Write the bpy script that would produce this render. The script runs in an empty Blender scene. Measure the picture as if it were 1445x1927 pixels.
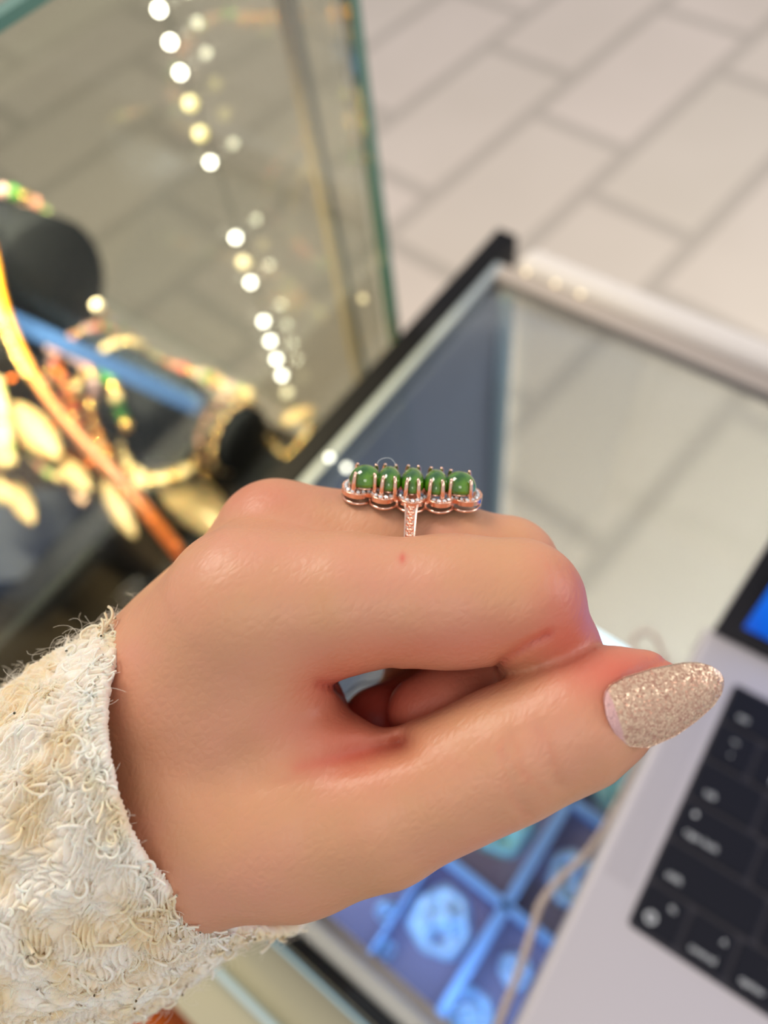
import bpy, bmesh, math, random
import numpy as np
from mathutils import Matrix, Vector, Euler
random.seed(7); rng = np.random.default_rng(11)
C = bpy.context.scene.collection
SC = bpy.context.scene

# ------------------------------------------------------------------ camera, world, lights, exposure
F, CX, CY = 1430.0, 722.5, 963.5
CAMZ = 1.27                                    # eye height above the floor
nadir = np.array([(893-CX)/F, -(1790-CY)/F, -1.0]); nadir /= np.linalg.norm(nadir)
up = -nadir; right = np.cross([0, 1., 0], up); right /= np.linalg.norm(right); fw = np.cross(up, right)
YAW = math.radians(-33.5)                      # the counter runs along world X
E = np.array([[math.cos(YAW), math.sin(YAW), 0], [-math.sin(YAW), math.cos(YAW), 0], [0, 0, 1.]])
R = E @ np.stack([right, fw, up])              # camera space -> world
CAM = np.array([0, 0, CAMZ])
def CP(px, py, d):                             # pixel + depth in metres -> world
    return CAM + R @ np.array([(px-CX)/F*d, -(py-CY)/F*d, -d])
def G(px, py, z):                              # pixel -> world point on the plane z
    w = R @ np.array([(px-CX)/F, -(py-CY)/F, -1.0]); return CAM + w*((z-CAMZ)/w[2])
cam = bpy.data.cameras.new('camera'); co = bpy.data.objects.new('camera', cam); C.objects.link(co)
M4 = Matrix([list(R[0])+[0], list(R[1])+[0], list(R[2])+[CAMZ], [0, 0, 0, 1]])
co.matrix_world = M4; SC.camera = co
cam.sensor_fit = 'VERTICAL'; cam.sensor_height = 36; cam.sensor_width = 27; cam.lens = F/1927*36
cam.clip_start = 0.01
cam.dof.use_dof = True; cam.dof.focus_distance = 0.119; cam.dof.aperture_fstop = (cam.lens/1000)/0.0032
cam.dof.aperture_blades = 0

W = bpy.data.worlds.new('world'); SC.world = W; W.use_nodes = True
bgn = W.node_tree.nodes['Background']; bgn.inputs[0].default_value = (0.93, 0.93, 0.97, 1); bgn.inputs[1].default_value = 0.62
def area(name, loc, target, size, power, col, size_y=None):
    l = bpy.data.lights.new(name, 'AREA'); l.energy = power; l.color = col; l.size = size
    if size_y: l.shape = 'RECTANGLE'; l.size_y = size_y
    o = bpy.data.objects.new(name, l); C.objects.link(o); o.location = loc
    o.rotation_euler = (Vector(target)-Vector(loc)).to_track_quat('-Z', 'Y').to_euler(); return o
area('ceiling_light', (-1.5, 0.5, 2.5), (0, 0.1, 1.1), 0.7, 24, (1, .92, .80))
area('ceiling_light', (0.5, -0.5, 2.6), (0, 0.1, 1.0), 0.5, 3.5, (1, .95, .88))
area('window_daylight', (2.6, 3.0, 2.0), (0.2, 1.0, 0.5), 2.2, 48, (.95, .97, 1))
o_ = area('showcase_light', (-0.42, 0.11, 1.175), (-0.42, 0.14, 0.8), 0.22, 3.4, (1, .80, .42), 0.02); o_.data.spread = 1.9
o_ = area('counter_or_fill_light', (0.02, -0.026, 0.885), (0, 0, 0), 0.36, .15, (.32, .58, 1), 0.006); o_.rotation_euler = (math.radians(38), 0, 0)
o_ = area('counter_or_fill_light', (0.46, 0.30, 0.885), (0, 0, 0), 0.80, 9, (.93, .98, 1), 0.02); o_.rotation_euler = (math.radians(28), 0, 0); o_.data.spread = 1.7  # added fill, brightens the floor seen through the counter glass
SC.view_settings.view_transform = 'Standard'; SC.view_settings.look = 'None'
SC.view_settings.gamma = 1; SC.view_settings.use_curve_mapping = False
SC.view_settings.exposure = 0.08
SC.cycles.use_denoising = True
SC.cycles.max_bounces = 10; SC.cycles.transparent_max_bounces = 24
SC.cycles.caustics_reflective = False; SC.cycles.caustics_refractive = False
SC.cycles.sample_clamp_indirect = 6

# ------------------------------------------------------------------ helpers
def s2l(r, g, b):
    f = lambda c: (c/255/12.92) if c/255 <= .04045 else ((c/255+.055)/1.055)**2.4
    return (f(r), f(g), f(b), 1)
def mat(name, col, rough=.5, metal=0., **kw):
    m = bpy.data.materials.new(name); m.use_nodes = True; b = m.node_tree.nodes['Principled BSDF']
    b.inputs['Base Color'].default_value = col if len(col) == 4 else (*col, 1)
    b.inputs['Roughness'].default_value = rough; b.inputs['Metallic'].default_value = metal
    for k, v in kw.items(): b.inputs[k.replace('_', ' ')].default_value = v
    return m
def noise_color(m, c1, c2, scale, detail=3, coord='Object', lo=.35, hi=.65):
    nt = m.node_tree; b = nt.nodes['Principled BSDF']
    tc = nt.nodes.new('ShaderNodeTexCoord'); n = nt.nodes.new('ShaderNodeTexNoise'); r = nt.nodes.new('ShaderNodeValToRGB')
    n.inputs['Scale'].default_value = scale; n.inputs['Detail'].default_value = detail
    r.color_ramp.elements[0].position = lo; r.color_ramp.elements[1].position = hi
    r.color_ramp.elements[0].color = c1; r.color_ramp.elements[1].color = c2
    nt.links.new(tc.outputs[coord], n.inputs['Vector']); nt.links.new(n.outputs[0], r.inputs[0]); nt.links.new(r.outputs[0], b.inputs['Base Color'])
    return n, tc
def bump(m, src, strength, dist, prev=None):
    nt = m.node_tree; bp = nt.nodes.new('ShaderNodeBump'); bp.inputs['Strength'].default_value = strength; bp.inputs['Distance'].default_value = dist
    nt.links.new(src, bp.inputs['Height'])
    if prev: nt.links.new(prev.outputs[0], bp.inputs['Normal'])
    nt.links.new(bp.outputs[0], nt.nodes['Principled BSDF'].inputs['Normal']); return bp
def glass(name, tint, refl=1.0, rough=.0, base=0.0):
    m = bpy.data.materials.new(name); m.use_nodes = True; nt = m.node_tree; nt.nodes.clear()
    o = nt.nodes.new('ShaderNodeOutputMaterial'); mx = nt.nodes.new('ShaderNodeMixShader'); t = nt.nodes.new('ShaderNodeBsdfTransparent')
    g = nt.nodes.new('ShaderNodeBsdfGlossy'); fr = nt.nodes.new('ShaderNodeFresnel'); mu = nt.nodes.new('ShaderNodeMath'); mu.operation = 'MULTIPLY_ADD'
    fr.inputs[0].default_value = 1.45; mu.inputs[1].default_value = refl; mu.inputs[2].default_value = base
    t.inputs[0].default_value = tint; g.inputs[1].default_value = rough
    nt.links.new(fr.outputs[0], mu.inputs[0]); nt.links.new(mu.outputs[0], mx.inputs[0]); nt.links.new(t.outputs[0], mx.inputs[1]); nt.links.new(g.outputs[0], mx.inputs[2])
    nt.links.new(mx.outputs[0], o.inputs[0]); return m
def mk(name, verts, faces, m, parent=None, loc=None, smooth=True, link=True):
    me = bpy.data.meshes.new(name)
    me.from_pydata([tuple(map(float, v)) for v in verts], [], faces); me.update()
    if smooth: me.polygons.foreach_set('use_smooth', [True]*len(me.polygons))
    for mm in (m if isinstance(m, (list, tuple)) else [m]): me.materials.append(mm)
    o = bpy.data.objects.new(name, me); C.objects.link(o)
    if loc is not None: o.location = loc
    if parent: o.parent = parent
    return o
def bm_obj(name, bm, m, parent=None, loc=None, smooth=False):
    me = bpy.data.meshes.new(name); bm.to_mesh(me); bm.free()
    if smooth: me.polygons.foreach_set('use_smooth', [True]*len(me.polygons))
    me.materials.append(m); o = bpy.data.objects.new(name, me); C.objects.link(o)
    if loc is not None: o.location = loc
    if parent: o.parent = parent
    return o
def empty(name, loc, rot=(0, 0, 0)):
    o = bpy.data.objects.new(name, None); C.objects.link(o); o.location = loc; o.rotation_euler = rot; o.empty_display_size = .02; return o
def tag(o, label=None, cat=None, group=None, kind=None):
    if label: o['label'] = label
    if cat: o['category'] = cat
    if group: o['group'] = group
    if kind: o['kind'] = kind
    return o
def box(name, x0, x1, y0, y1, z0, z1, m, parent=None, bev=0, seg=2, vert_only=False):
    c = Vector(((x0+x1)/2, (y0+y1)/2, (z0+z1)/2)); bm = bmesh.new(); bmesh.ops.create_cube(bm, size=1)
    for v in bm.verts: v.co = Vector((v.co.x*(x1-x0), v.co.y*(y1-y0), v.co.z*(z1-z0)))
    if bev:
        ed = [e for e in bm.edges if (not vert_only) or abs((e.verts[0].co-e.verts[1].co).normalized().z) > .9]
        bmesh.ops.bevel(bm, geom=ed, offset=bev, segments=seg, affect='EDGES', profile=.5)
    pl = Vector(parent.location) if (parent and not parent.get('_local')) else Vector((0, 0, 0))
    return bm_obj(name, bm, m, parent, c-pl)
def tube_data(pts, radii, n=10, ell=None, closed=False, cap=True):
    pts = [Vector(p) for p in pts]; V = []; Fc = []; N = len(pts)
    t0 = (pts[1]-pts[0]).normalized(); ref = Vector((0, 0, 1)) if abs(t0.z) < .9 else Vector((1, 0, 0))
    u = (ref - t0*ref.dot(t0)).normalized()
    for i, p in enumerate(pts):
        a = pts[(i-1) % N] if (closed or i > 0) else p; b = pts[(i+1) % N] if (closed or i < N-1) else p
        t = (b-a).normalized(); u = (u - t*u.dot(t)).normalized(); w = t.cross(u)
        r = radii[i] if hasattr(radii, '__len__') else radii
        for k in range(n):
            an = 2*math.pi*k/n; V.append(p + u*(math.cos(an)*r) + w*(math.sin(an)*r*(ell or 1)))
    for i in range(N if closed else N-1):
        j = (i+1) % N
        for k in range(n): Fc.append((i*n+k, i*n+(k+1) % n, j*n+(k+1) % n, j*n+k))
    if cap and not closed: Fc.append(tuple(range(n))[::-1]); Fc.append(tuple((N-1)*n+k for k in range(n)))
    return V, Fc
def tube(name, pts, radii, m, parent=None, n=10, closed=False, ell=None, world=True):
    V, Fc = tube_data(pts, radii, n, ell, closed)
    o = Vector(parent.location) if (parent and world) else (V[0].copy() if not parent else Vector((0, 0, 0)))
    if parent: return mk(name, [v-o for v in V], Fc, m, parent)
    return mk(name, [v-o for v in V], Fc, m, None, o)
def catmull(P, k=8, closed=False):
    P = [np.array(p, float) for p in P]; n = len(P); out = []
    for i in range(n if closed else n-1):
        g = (lambda j: P[j % n]) if closed else (lambda j: P[min(max(j, 0), n-1)])
        a, b, c, d = g(i-1), g(i), g(i+1), g(i+2)
        for s in range(k):
            t = s/k; out.append(.5*((2*b)+(c-a)*t+(2*a-5*b+4*c-d)*t*t+(3*b-a-3*c+d)*t**3))
    if not closed: out.append(P[-1])
    return out
def ico(rad, sub, name, m, smooth=True):
    bm = bmesh.new(); bmesh.ops.create_icosphere(bm, subdivisions=sub, radius=rad); me = bpy.data.meshes.new(name); bm.to_mesh(me); bm.free()
    if smooth: me.polygons.foreach_set('use_smooth', [True]*len(me.polygons))
    me.materials.append(m); return me

# ------------------------------------------------------------------ materials
m_black = mat('black_trim', s2l(14, 14, 19), .6, Specular_IOR_Level=.15)
m_white = mat('white_frame', s2l(222, 214, 208), .35)
m_alu = mat('aluminium', s2l(198, 190, 192), .5, .25)
m_velvet = mat('black_velvet', s2l(22, 27, 38), .9, Specular_IOR_Level=.1)
m_velvet2 = mat('brown_velvet', s2l(26, 18, 16), .95)
m_navy = mat('navy_velvet', s2l(42, 52, 78), .8)
m_gold = mat('gold', (1.0, .66, .22, 1), .22, 1)
m_glass_top = glass('glass_top', (.98, .99, .98, 1), .5, .05)
m_glass_far = glass('glass_clear', (.97, .985, .975, 1), .45, .05)
m_glass_case = glass('glass_greenish', (.93, .935, .88, 1), .3, .06)
m_edge = mat('glass_edge', s2l(88, 128, 112), .2)
m_edge_l = mat('glass_edge_light', s2l(165, 205, 220), .2)
m_rose = mat('rose_gold', (.95, .60, .45, 1), .17, 1)
m_dia = mat('diamond', (1, .97, .96, 1), .03, 0, IOR=2.0, Specular_IOR_Level=.9, Coat_Weight=1)

def floor_mat():
    m = mat('floor_tiles', s2l(200, 186, 172), .55); nt = m.node_tree; b = nt.nodes['Principled BSDF']
    tc = nt.nodes.new('ShaderNodeTexCoord'); br = nt.nodes.new('ShaderNodeTexBrick'); n = nt.nodes.new('ShaderNodeTexNoise')
    br.offset = 0; br.inputs['Scale'].default_value = 1; br.inputs['Mortar Size'].default_value = .023; br.inputs['Mortar Smooth'].default_value = .25
    br.inputs['Brick Width'].default_value = .602; br.inputs['Row Height'].default_value = .301; br.inputs['Bias'].default_value = 0
    br.inputs['Color1'].default_value = s2l(221, 205, 192); br.inputs['Color2'].default_value = s2l(216, 202, 187); br.inputs['Mortar'].default_value = s2l(192, 179, 166)
    sx = nt.nodes.new('ShaderNodeSeparateXYZ'); cx = nt.nodes.new('ShaderNodeCombineXYZ'); nt.links.new(tc.outputs['Object'], sx.inputs[0])
    def mth(op, a, v=None, c=None):
        q = nt.nodes.new('ShaderNodeMath'); q.operation = op; nt.links.new(a, q.inputs[0])
        if v is not None: q.inputs[1].default_value = v
        if c is not None: nt.links.new(c, q.inputs[2])
        return q.outputs[0]
    fy = mth('FLOOR', mth('DIVIDE', sx.outputs[1], .301)); mm = mth('MULTIPLY_ADD', mth('ADD', fy, 1.0), -.31*.602, sx.outputs[0])
    nt.links.new(mm, cx.inputs[0]); nt.links.new(sx.outputs[1], cx.inputs[1])
    nt.links.new(cx.outputs[0], br.inputs['Vector']); n.inputs['Scale'].default_value = 2.4
    nt.links.new(tc.outputs['Object'], n.inputs['Vector'])
    mx = nt.nodes.new('ShaderNodeMix'); mx.data_type = 'RGBA'; mx.blend_type = 'MULTIPLY'; mx.inputs[0].default_value = .35
    r = nt.nodes.new('ShaderNodeValToRGB'); r.color_ramp.elements[0].color = (.78, .78, .74, 1); r.color_ramp.elements[0].position = .3; r.color_ramp.elements[1].position = .7
    nt.links.new(n.outputs[0], r.inputs[0]); nt.links.new(br.outputs[0], mx.inputs[6]); nt.links.new(r.outputs[0], mx.inputs[7]); nt.links.new(mx.outputs[2], b.inputs['Base Color'])
    return m
# ------------------------------------------------------------------ setting: floor
TA = math.atan2(*(lambda d: (d[1], d[0]))(G(660+1025*.543, 60*.543, 0)-G(660+630*.543, 390*.543, 0)))   # direction of the tile rows
org = G(660+630*.543, 390*.543, 0)
bm = bmesh.new(); bmesh.ops.create_grid(bm, x_segments=2, y_segments=2, size=6)
fl = bm_obj('floor', bm, floor_mat(), None, (org[0], org[1], 0)); fl.rotation_euler = (0, 0, TA); tag(fl, kind='structure')

# ------------------------------------------------------------------ low glass counter (right)
ZT = .904
cnt = empty('glass_counter', (0, .15, 0)); tag(cnt, 'low glass jewellery counter with white rails, carrying the open laptop', 'display counter')
XR = 1.1
box('glass_top', -.205, XR, -.0475, .345, ZT-.008, ZT, m_glass_top, cnt)
box('glass_pane', -.186, XR, .335, .340, .06, ZT-.0085, m_glass_far, cnt)
box('side_panel', -.205, -.199, -.03, .333, .06, ZT-.009, mat('slate_panel', s2l(112, 122, 142), .75, Specular_IOR_Level=.1), cnt)
box('side_trim', -.2275, -.2115, -.05, .373, ZT-.035, ZT+.002, m_black, cnt, .001)
box('glass_edge_strip', -.2110, -.2052, -.047, .345, ZT-.008, ZT+.0005, mat('frosted_edge', s2l(150, 160, 168), .4), cnt)
box('corner_post', -.198, -.187, .325, .334, .06, ZT-.009, mat('corner_glass', s2l(150, 178, 190), .25), cnt, .002)
box('white_rail', -.198, XR, .346, .368, ZT-.016, ZT+.006, m_white, cnt, .008, 4)
box('rail_lip', -.205, XR, .333, .3455, ZT-.0075, ZT+.0008, mat('lip_grey', s2l(172, 160, 152), .4), cnt)
box('front_rail', -.205, XR, -.0405, -.0325, ZT-.022, ZT-.0085, m_white, cnt, .003, 3)
box('front_trim', -.205, XR, -.0470, -.0410, ZT-.030, ZT-.0085, m_black, cnt)
box('front_glass_edge', -.205, XR, -.0490, -.0478, ZT-.008, ZT, m_edge_l, cnt)
box('base', -.205, XR, -.045, .34, .0, .058, m_white, cnt)
# interior shelf
ZS = .842
box('shelf', -.13, XR, -.03, .172, ZS-.008, ZS-.004, mat('shelf_grey', s2l(74, 78, 100), .6), cnt)
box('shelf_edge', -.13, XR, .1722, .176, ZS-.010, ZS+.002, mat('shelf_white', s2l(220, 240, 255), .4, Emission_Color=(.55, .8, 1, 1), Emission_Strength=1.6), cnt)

# acrylic compartment tray on the shelf
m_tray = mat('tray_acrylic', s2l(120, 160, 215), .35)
tr = empty('compartment_tray', (0, .03, ZS-.004)); tag(tr, 'blue-lit acrylic compartment tray under the counter glass beside the laptop', 'tray')
tfl = box('base', -.082, .20, -.031, .165, ZS-.004, ZS-.0015, mat('tray_lining', s2l(112, 104, 134), .8), tr)
def zbar(nm, x0, x1, y0, y1): box(nm, x0, x1, y0, y1, ZS-.0015, ZS+.010, m_tray, tr, .0006)
for x in (.0015, .085, .165): zbar('divider', x-.0028, x+.0028, -.031, .165)
zbar('divider', -.082, .2, .0225, .0275); zbar('divider', -.082, .2, .083, .088)
zbar('divider', -.0405, -.0385, -.031, .022)

# carved jade pendants in the tray
def carved_disc(loc, r, seed, m, tall=.006):
    rg = np.random.default_rng(seed); nr, na = 26, 72; V = []; Fc = []
    fs = [(rg.uniform(-1, 1, 2), rg.uniform(1.5, 4.5), rg.uniform(0, 6.28)) for _ in range(7)]
    for i in range(nr+1):
        q = i/nr
        for k in range(na):
            a = 2*math.pi*k/na; rr = q*r*(1+.05*math.sin(3*a+seed)+.03*math.sin(7*a))
            x, y = math.cos(a)*q, math.sin(a)*q
            c = sum(math.sin((x*d[0]+y*d[1])*f*2.2+p) for d, f, p in fs)/3.2
            ring_ = math.exp(-((q-.82)/.09)**2)
            z = tall*1.5*(math.sqrt(max(0, 1-q**4)))*(.5+.75*c*math.exp(-(q/.72)**6)+.30*ring_)
            V.append((loc[0]+math.cos(a)*rr, loc[1]+math.sin(a)*rr, loc[2]+max(z, 0.0)))
    for i in range(nr):
        for k in range(na): Fc.append((i*na+k, i*na+(k+1) % na, (i+1)*na+(k+1) % na, (i+1)*na+k))
    Fc.append(tuple(nr*na+k for k in range(na))[::-1])
    o = mk('jade_pendant', [np.array(v)-np.array(loc) for v in V], Fc, m, None, loc); return o
m_jw = mat('white_jade', s2l(168, 196, 226), .3, Subsurface_Weight=.3, Subsurface_Scale=.003)  # blue of the case light put into the jade colours
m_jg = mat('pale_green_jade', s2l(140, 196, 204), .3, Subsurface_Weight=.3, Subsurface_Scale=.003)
zp = ZS-.0015
J = [((-.0205, .001), .0165, m_jw, 'large round carved white jade pendant in the tray below the thumb', .007),
     ((-.024, .060), .020, m_jg, 'pale green carved jade pendant in the compartment behind the large round one', .006),
     ((.020, .005), .008, m_jw, 'small pale carved jade piece beside the beige cord near the tray front', .004),
     ((.022, .056), .0135, m_jw, 'white carved jade pendant partly under the beige cord', .006),
     ((.033, .072), .007, m_jg, 'little pale green jade bead against the tray divider by the laptop', .005),
     ((.020, .110), .017, m_jg, 'sea-green carved jade pendant under the thumbnail', .007),
     ((.045, .120), .012, m_jw, 'white jade carving showing below the thumbnail beside the laptop', .006),
     ((-.045, -.012), .0055, m_jw, 'tiny white jade stone against the front rail', .005),
     ((-.035, -.025), .0045, m_jw, 'tiny white jade stone left of the large round pendant', .004),
     ((.012, -.022), .011, m_jw, 'pale oval jade piece in the frontmost tray compartment', .005)]
for i, (xy, r, m, lb, tl) in enumerate(J):
    tag(carved_disc(np.array([xy[0], xy[1], zp]), r, 3+i, m, tl), lb, 'pendant', 'carved jade pendants in the counter tray')

# beige braided cord on the glass beside the laptop, its reflection built as a loop
m_cord = mat('cord', s2l(196, 176, 164), .8); nn, _ = noise_color(m_cord, s2l(176, 156, 146), s2l(212, 194, 180), 700)
cp = [(925, 1960), (950, 1895), (982, 1812), (1003, 1745), (1018, 1700), (1052, 1655), (1105, 1605), (1145, 1545), (1180, 1470), (1210, 1395), (1232, 1330), (1248, 1262), (1238, 1205), (1212, 1188), (1192, 1205), (1195, 1245), (1225, 1262), (1262, 1240)]
zc = [ZT+.0017]*10+[ZT+.0017]*6+[ZT+.004, ZT+.004]
pts = catmull([G(x, y, z) for (x, y), z in zip(cp, zc)], 8)
o = tube('braided_cord', pts, [.0017 if i < 60 else .0013 for i in range(len(pts))], m_cord, n=10); tag(o, 'beige braided cord running along the glass beside the laptop', 'cord')

# rear service ledge nearest the viewer
lg = empty('wooden_ledge', (-.3, -.1, ZT-.06)); tag(lg, 'cream ledge with a pale glass edge below the sweater cuff', 'ledge')
box('panel', -.25, XR, -.098, -.0495, ZT-.05, ZT-.028, mat('cream_board', s2l(196, 186, 156), .5), lg)
box('glass_strip', -.25, XR, -.0765, -.0735, ZT-.027, ZT-.019, mat('pale_strip', s2l(205, 225, 228), .25), lg, .0008)
box('lower_panel', -.25, XR, -.30, -.099, ZT-.09, ZT-.07, mat('brown_board', s2l(138, 120, 92), .6), lg)
pc = G(265, 1945, ZT-.07)
bm = bmesh.new(); bmesh.ops.create_cube(bm, size=1)
for v in bm.verts: v.co = Vector((v.co.x*.07*(1-.15*(v.co.z > 0)), v.co.y*.05*(1-.2*(v.co.z > 0)), v.co.z*.024))
bmesh.ops.bevel(bm, geom=list(bm.edges), offset=.008, segments=4, affect='EDGES')
pouch = bm_obj('leather_pouch', bm, mat('orange_leather', s2l(190, 88, 20), .4), None, (pc[0], pc[1], ZT-.057), True)
pouch.rotation_euler = (0, 0, .4); tag(pouch, 'orange leather pouch just below the sweater sleeve', 'pouch')
fl_ = box('flap', -.030, .030, -.021, .002, .0122, .0142, mat('orange_leather_dark', s2l(160, 66, 14), .4), pouch, .0009)
fl_.location = (0, -.009, .0132)

# ------------------------------------------------------------------ tall glass showcase (left)
case = empty('glass_showcase', (-.5, .1, 0)); tag(case, 'tall greenish glass showcase full of jewellery left of the low counter', 'showcase')
XB, YB, ZC = -.243, .2657, CAMZ-.111
box('side_pane', XB-.0025, XB+.0025, -.25, YB, .72, ZC, m_glass_case, case)
box('side_pane_edge', XB-.003, XB+.003, -.25, YB, ZC+.0003, ZC+.004, m_edge, case)
box('back_pane', -1.15, XB-.006, YB-.005, YB, .72, ZC, m_glass_case, case)
box('corner_edge', XB-.0028, XB+.0026, YB+.0004, YB+.007, .05, ZC, m_edge, case)
box('corner_channel', -.2755, -.2705, YB-.011, YB-.0055, .72, ZC-.01, mat('beige_channel', s2l(150, 140, 122), .5), case)
box('corner_channel', -.2695, -.2655, YB-.011, YB-.0055, .72, ZC-.01, mat('grey_channel', s2l(132, 132, 132), .35), case)
box('glass_shelf', -1.1, XB-.004, -.2, YB-.012, .742, .747, m_glass_case, case)
box('plinth', -1.1, XB-.004, -.22, .19, .05, .70, m_velvet2, case)
# LED strip hanging down the back pane
LEDX = -.3635
led = empty('light_strip', (LEDX, YB-.009, .80)); tag(led, 'vertical strip of small round LED lamps on the showcase back pane', 'light strip')
box('strip', LEDX-.0016, LEDX+.0016, YB-.0075, YB-.0058, .742, ZC-.006, glass('strip_film', (.93, .93, .92, 1), .3), led)
def emis(name, col, s): return mat(name, (.8, .8, .8), .5, Emission_Color=(*col, 1), Emission_Strength=s)
m_led = emis('led_white', (1, .96, .84), 15); m_ledy = emis('led_yellow', (1, .80, .16), 1.6); m_ledo = emis('led_amber', (1, .72, .30), 1.6); m_ledd = emis('led_dim', (.8, .78, .5), .9)
dots = [(350, 35, 0), (372, 98, 0), (393, 157, 0), (409, 215, 1), (424, 271, 1), (439, 324, 0), (476, 463, 0), (487, 508, 2), (498, 545, 0), (519, 617, 0), (529, 653, 0), (538, 686, 0), (547, 716, 0), (560, 750, 3)]
meL = [ico(.0026 if i == 0 else .0040 if i < 3 else .0045, 2, 'lamp', mm) for i, mm in enumerate((m_led, m_ledy, m_ledo, m_ledd))]
for x, y, k in dots:
    w = R @ np.array([(x-CX)/F, -(y-CY)/F, -1.]); p = CAM + w*((YB-.0105)/w[1])
    l = bpy.data.objects.new('lamp', meL[k]); C.objects.link(l); l.parent = led; l.location = Vector((LEDX, YB-.0105, p[2]))-Vector(led.location)

# bracelet rolls
def roll(ctr, rad, length, label, tilt=0, face=None, base=True):
    t = empty('bracelet_roll', (ctr[0], ctr[1], .7655)); tag(t, label, 'display roll', 'velvet bracelet rolls in the showcase')
    V = []; Fc = []; n = 64; prof = [(0, 0), (0, rad*.94), (-.0025, rad), (-.012, rad), (-length+.003, rad), (-length, rad*.95), (-length, 0)]
    for (x, r) in prof:
        for k in range(n):
            a = 2*math.pi*k/n; V.append((x, r*math.cos(a), r*math.sin(a)))
    for i in range(len(prof)-1):
        for k in range(n): Fc.append((i*n+k, i*n+(k+1) % n, (i+1)*n+(k+1) % n, (i+1)*n+k))
    b = mk('cushion', V, Fc, m_velvet, t); b.location = (0, 0, ctr[2]-.7655); b.rotation_euler = (0, 0, tilt)
    h = ctr[2]-rad-.7655
    if h > .004:
        bm = bmesh.new(); bmesh.ops.create_cone(bm, cap_ends=True, segments=20, radius1=.009, radius2=.006, depth=h+.006)
        bm_obj('stand', bm, m_velvet2, t, (-length/2, 0, h/2+.001), True)
    bm = bmesh.new(); bmesh.ops.create_cone(bm, cap_ends=True, segments=32, radius1=.03, radius2=.028, depth=.004)
    bm_obj('foot', bm, m_velvet2, t, (-length/2, 0, .0021), True)
    return t
def atz(px, py, z): return G(px, py, z)
c1 = atz(100, 545, .925); r1 = .047
roll(c1, r1, .10, 'largest black velvet roll with a big round end, left of the light strip', .12)
c2 = atz(342, 800, .850)
roll(c2, .034, .10, 'middle black velvet roll wrapped with gold and pearl bracelets', .05)
c3 = atz(466, 832, .815)
roll(c3, .026, .030, 'smallest dark velvet roll carrying two rows of beads, nearest the counter', .1)

# glass edge across the rolls, its reflection put into the blue colour
b0 = atz(-30, 578, .965); b1 = atz(378, 768, .925)
V, Fc = tube_data([b0, b1], .0058, 4, None, False)
o = mk('glass_edge_bar', [v-Vector(b0) for v in V], Fc, mat('blue_reflection', s2l(44, 76, 138), .7, Specular_IOR_Level=.1), None, b0, False); tag(o, 'glass edge running across the velvet rolls, its reflection painted blue', 'bar')

# beads: bracelets looped over the rolls
def bead_mat(name, col, metal=0, rough=.15, **kw): return mat(name, col, rough, metal, Coat_Weight=.6, **kw)
BM = dict(gold=bead_mat('bead_gold', (1, .70, .28, 1), 1, .25), pearl=bead_mat('bead_pearl', s2l(238, 224, 190)), pink=bead_mat('bead_pink', s2l(224, 168, 160)),
          green=bead_mat('bead_green', s2l(60, 150, 60)), red=bead_mat('bead_red', s2l(205, 84, 60)), lav=bead_mat('bead_lavender', s2l(205, 180, 200)),
          pale=bead_mat('bead_pale_green', s2l(180, 205, 150)), amber=bead_mat('bead_amber', s2l(220, 140, 40)), cream=bead_mat('bead_cream', s2l(240, 222, 180)), rose=bead_mat('bead_rose', s2l(212, 160, 130), .5))
ME = {k: ico(1, 3, 'bead', v) for k, v in BM.items()}
def bracelet(name, label, pts, spec, rad, group='beaded bracelets in the showcase', jit=.12):
    L = [0]
    for a, b in zip(pts[:-1], pts[1:]): L.append(L[-1]+float(np.linalg.norm(np.array(b)-np.array(a))))
    root = empty(name, tuple(pts[0])); tag(root, label, 'bracelet', group); s = 0; i = 0; P = np.array(pts)
    th = tube('string', pts, rad*.16, m_gold, root, 6)
    while s < L[-1] and i < 96:
        q = [np.interp(s, L, P[:, k]) for k in range(3)]; k = spec[i % len(spec)]
        r = rad*(1+random.uniform(-jit, jit)); b = bpy.data.objects.new('bead', ME[k]); C.objects.link(b)
        b.parent = root; b.location = Vector(q)-Vector(root.location); b.scale = (r, r, r); s += 2*r*1.02; i += 1
    return root
def loop_on(c, rad, x, br, a0, a1, tilt=.1, n=60):
    out = []
    for k in range(n+1):
        a = a0+(a1-a0)*k/n; p = Vector((x, (rad+br)*math.cos(a), (rad+br)*math.sin(a)))
        p.rotate(Euler((0, 0, tilt))); out.append(np.array([c[0]+p.x, c[1]+p.y, c[2]+p.z]))
    return out
bracelet('bead_bracelet', 'rose and gold bead bracelet around the smallest velvet roll, inner row', loop_on(c3, .026, -.023, .0022, -.2, 2*math.pi-.3, .1), ['rose', 'rose', 'pink', 'gold'], .0022)
bracelet('bead_bracelet', 'champagne bead bracelet around the smallest velvet roll, outer row by its round end', loop_on(c3, .026, -.010, .0021, -.2, 2*math.pi-.3, .1), ['cream', 'gold', 'rose'], .0021)
bracelet('bead_bracelet', 'pearl and gold bead bracelet hanging around the middle velvet roll', loop_on(c2, .034, -.066, .0028, -.2, 2*math.pi-.3, .05), ['pearl', 'cream', 'pearl', 'gold'], .0028)
bracelet('bead_bracelet', 'mixed pink, red and green stone bracelet at the far end of the middle roll', loop_on(c2, .034, -.095, .0032, -.2, 2*math.pi-.3, .05), ['red', 'pink', 'lav', 'gold', 'pink', 'green'], .0032)
bracelet('bead_bracelet', 'green, pink and white stone bracelet around the largest velvet roll', loop_on(c1, r1, -.050, .0045, -.2, 2*math.pi-.3, .12), ['pink', 'gold', 'pale', 'pink', 'gold', 'green', 'lav'], .0045)
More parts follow.
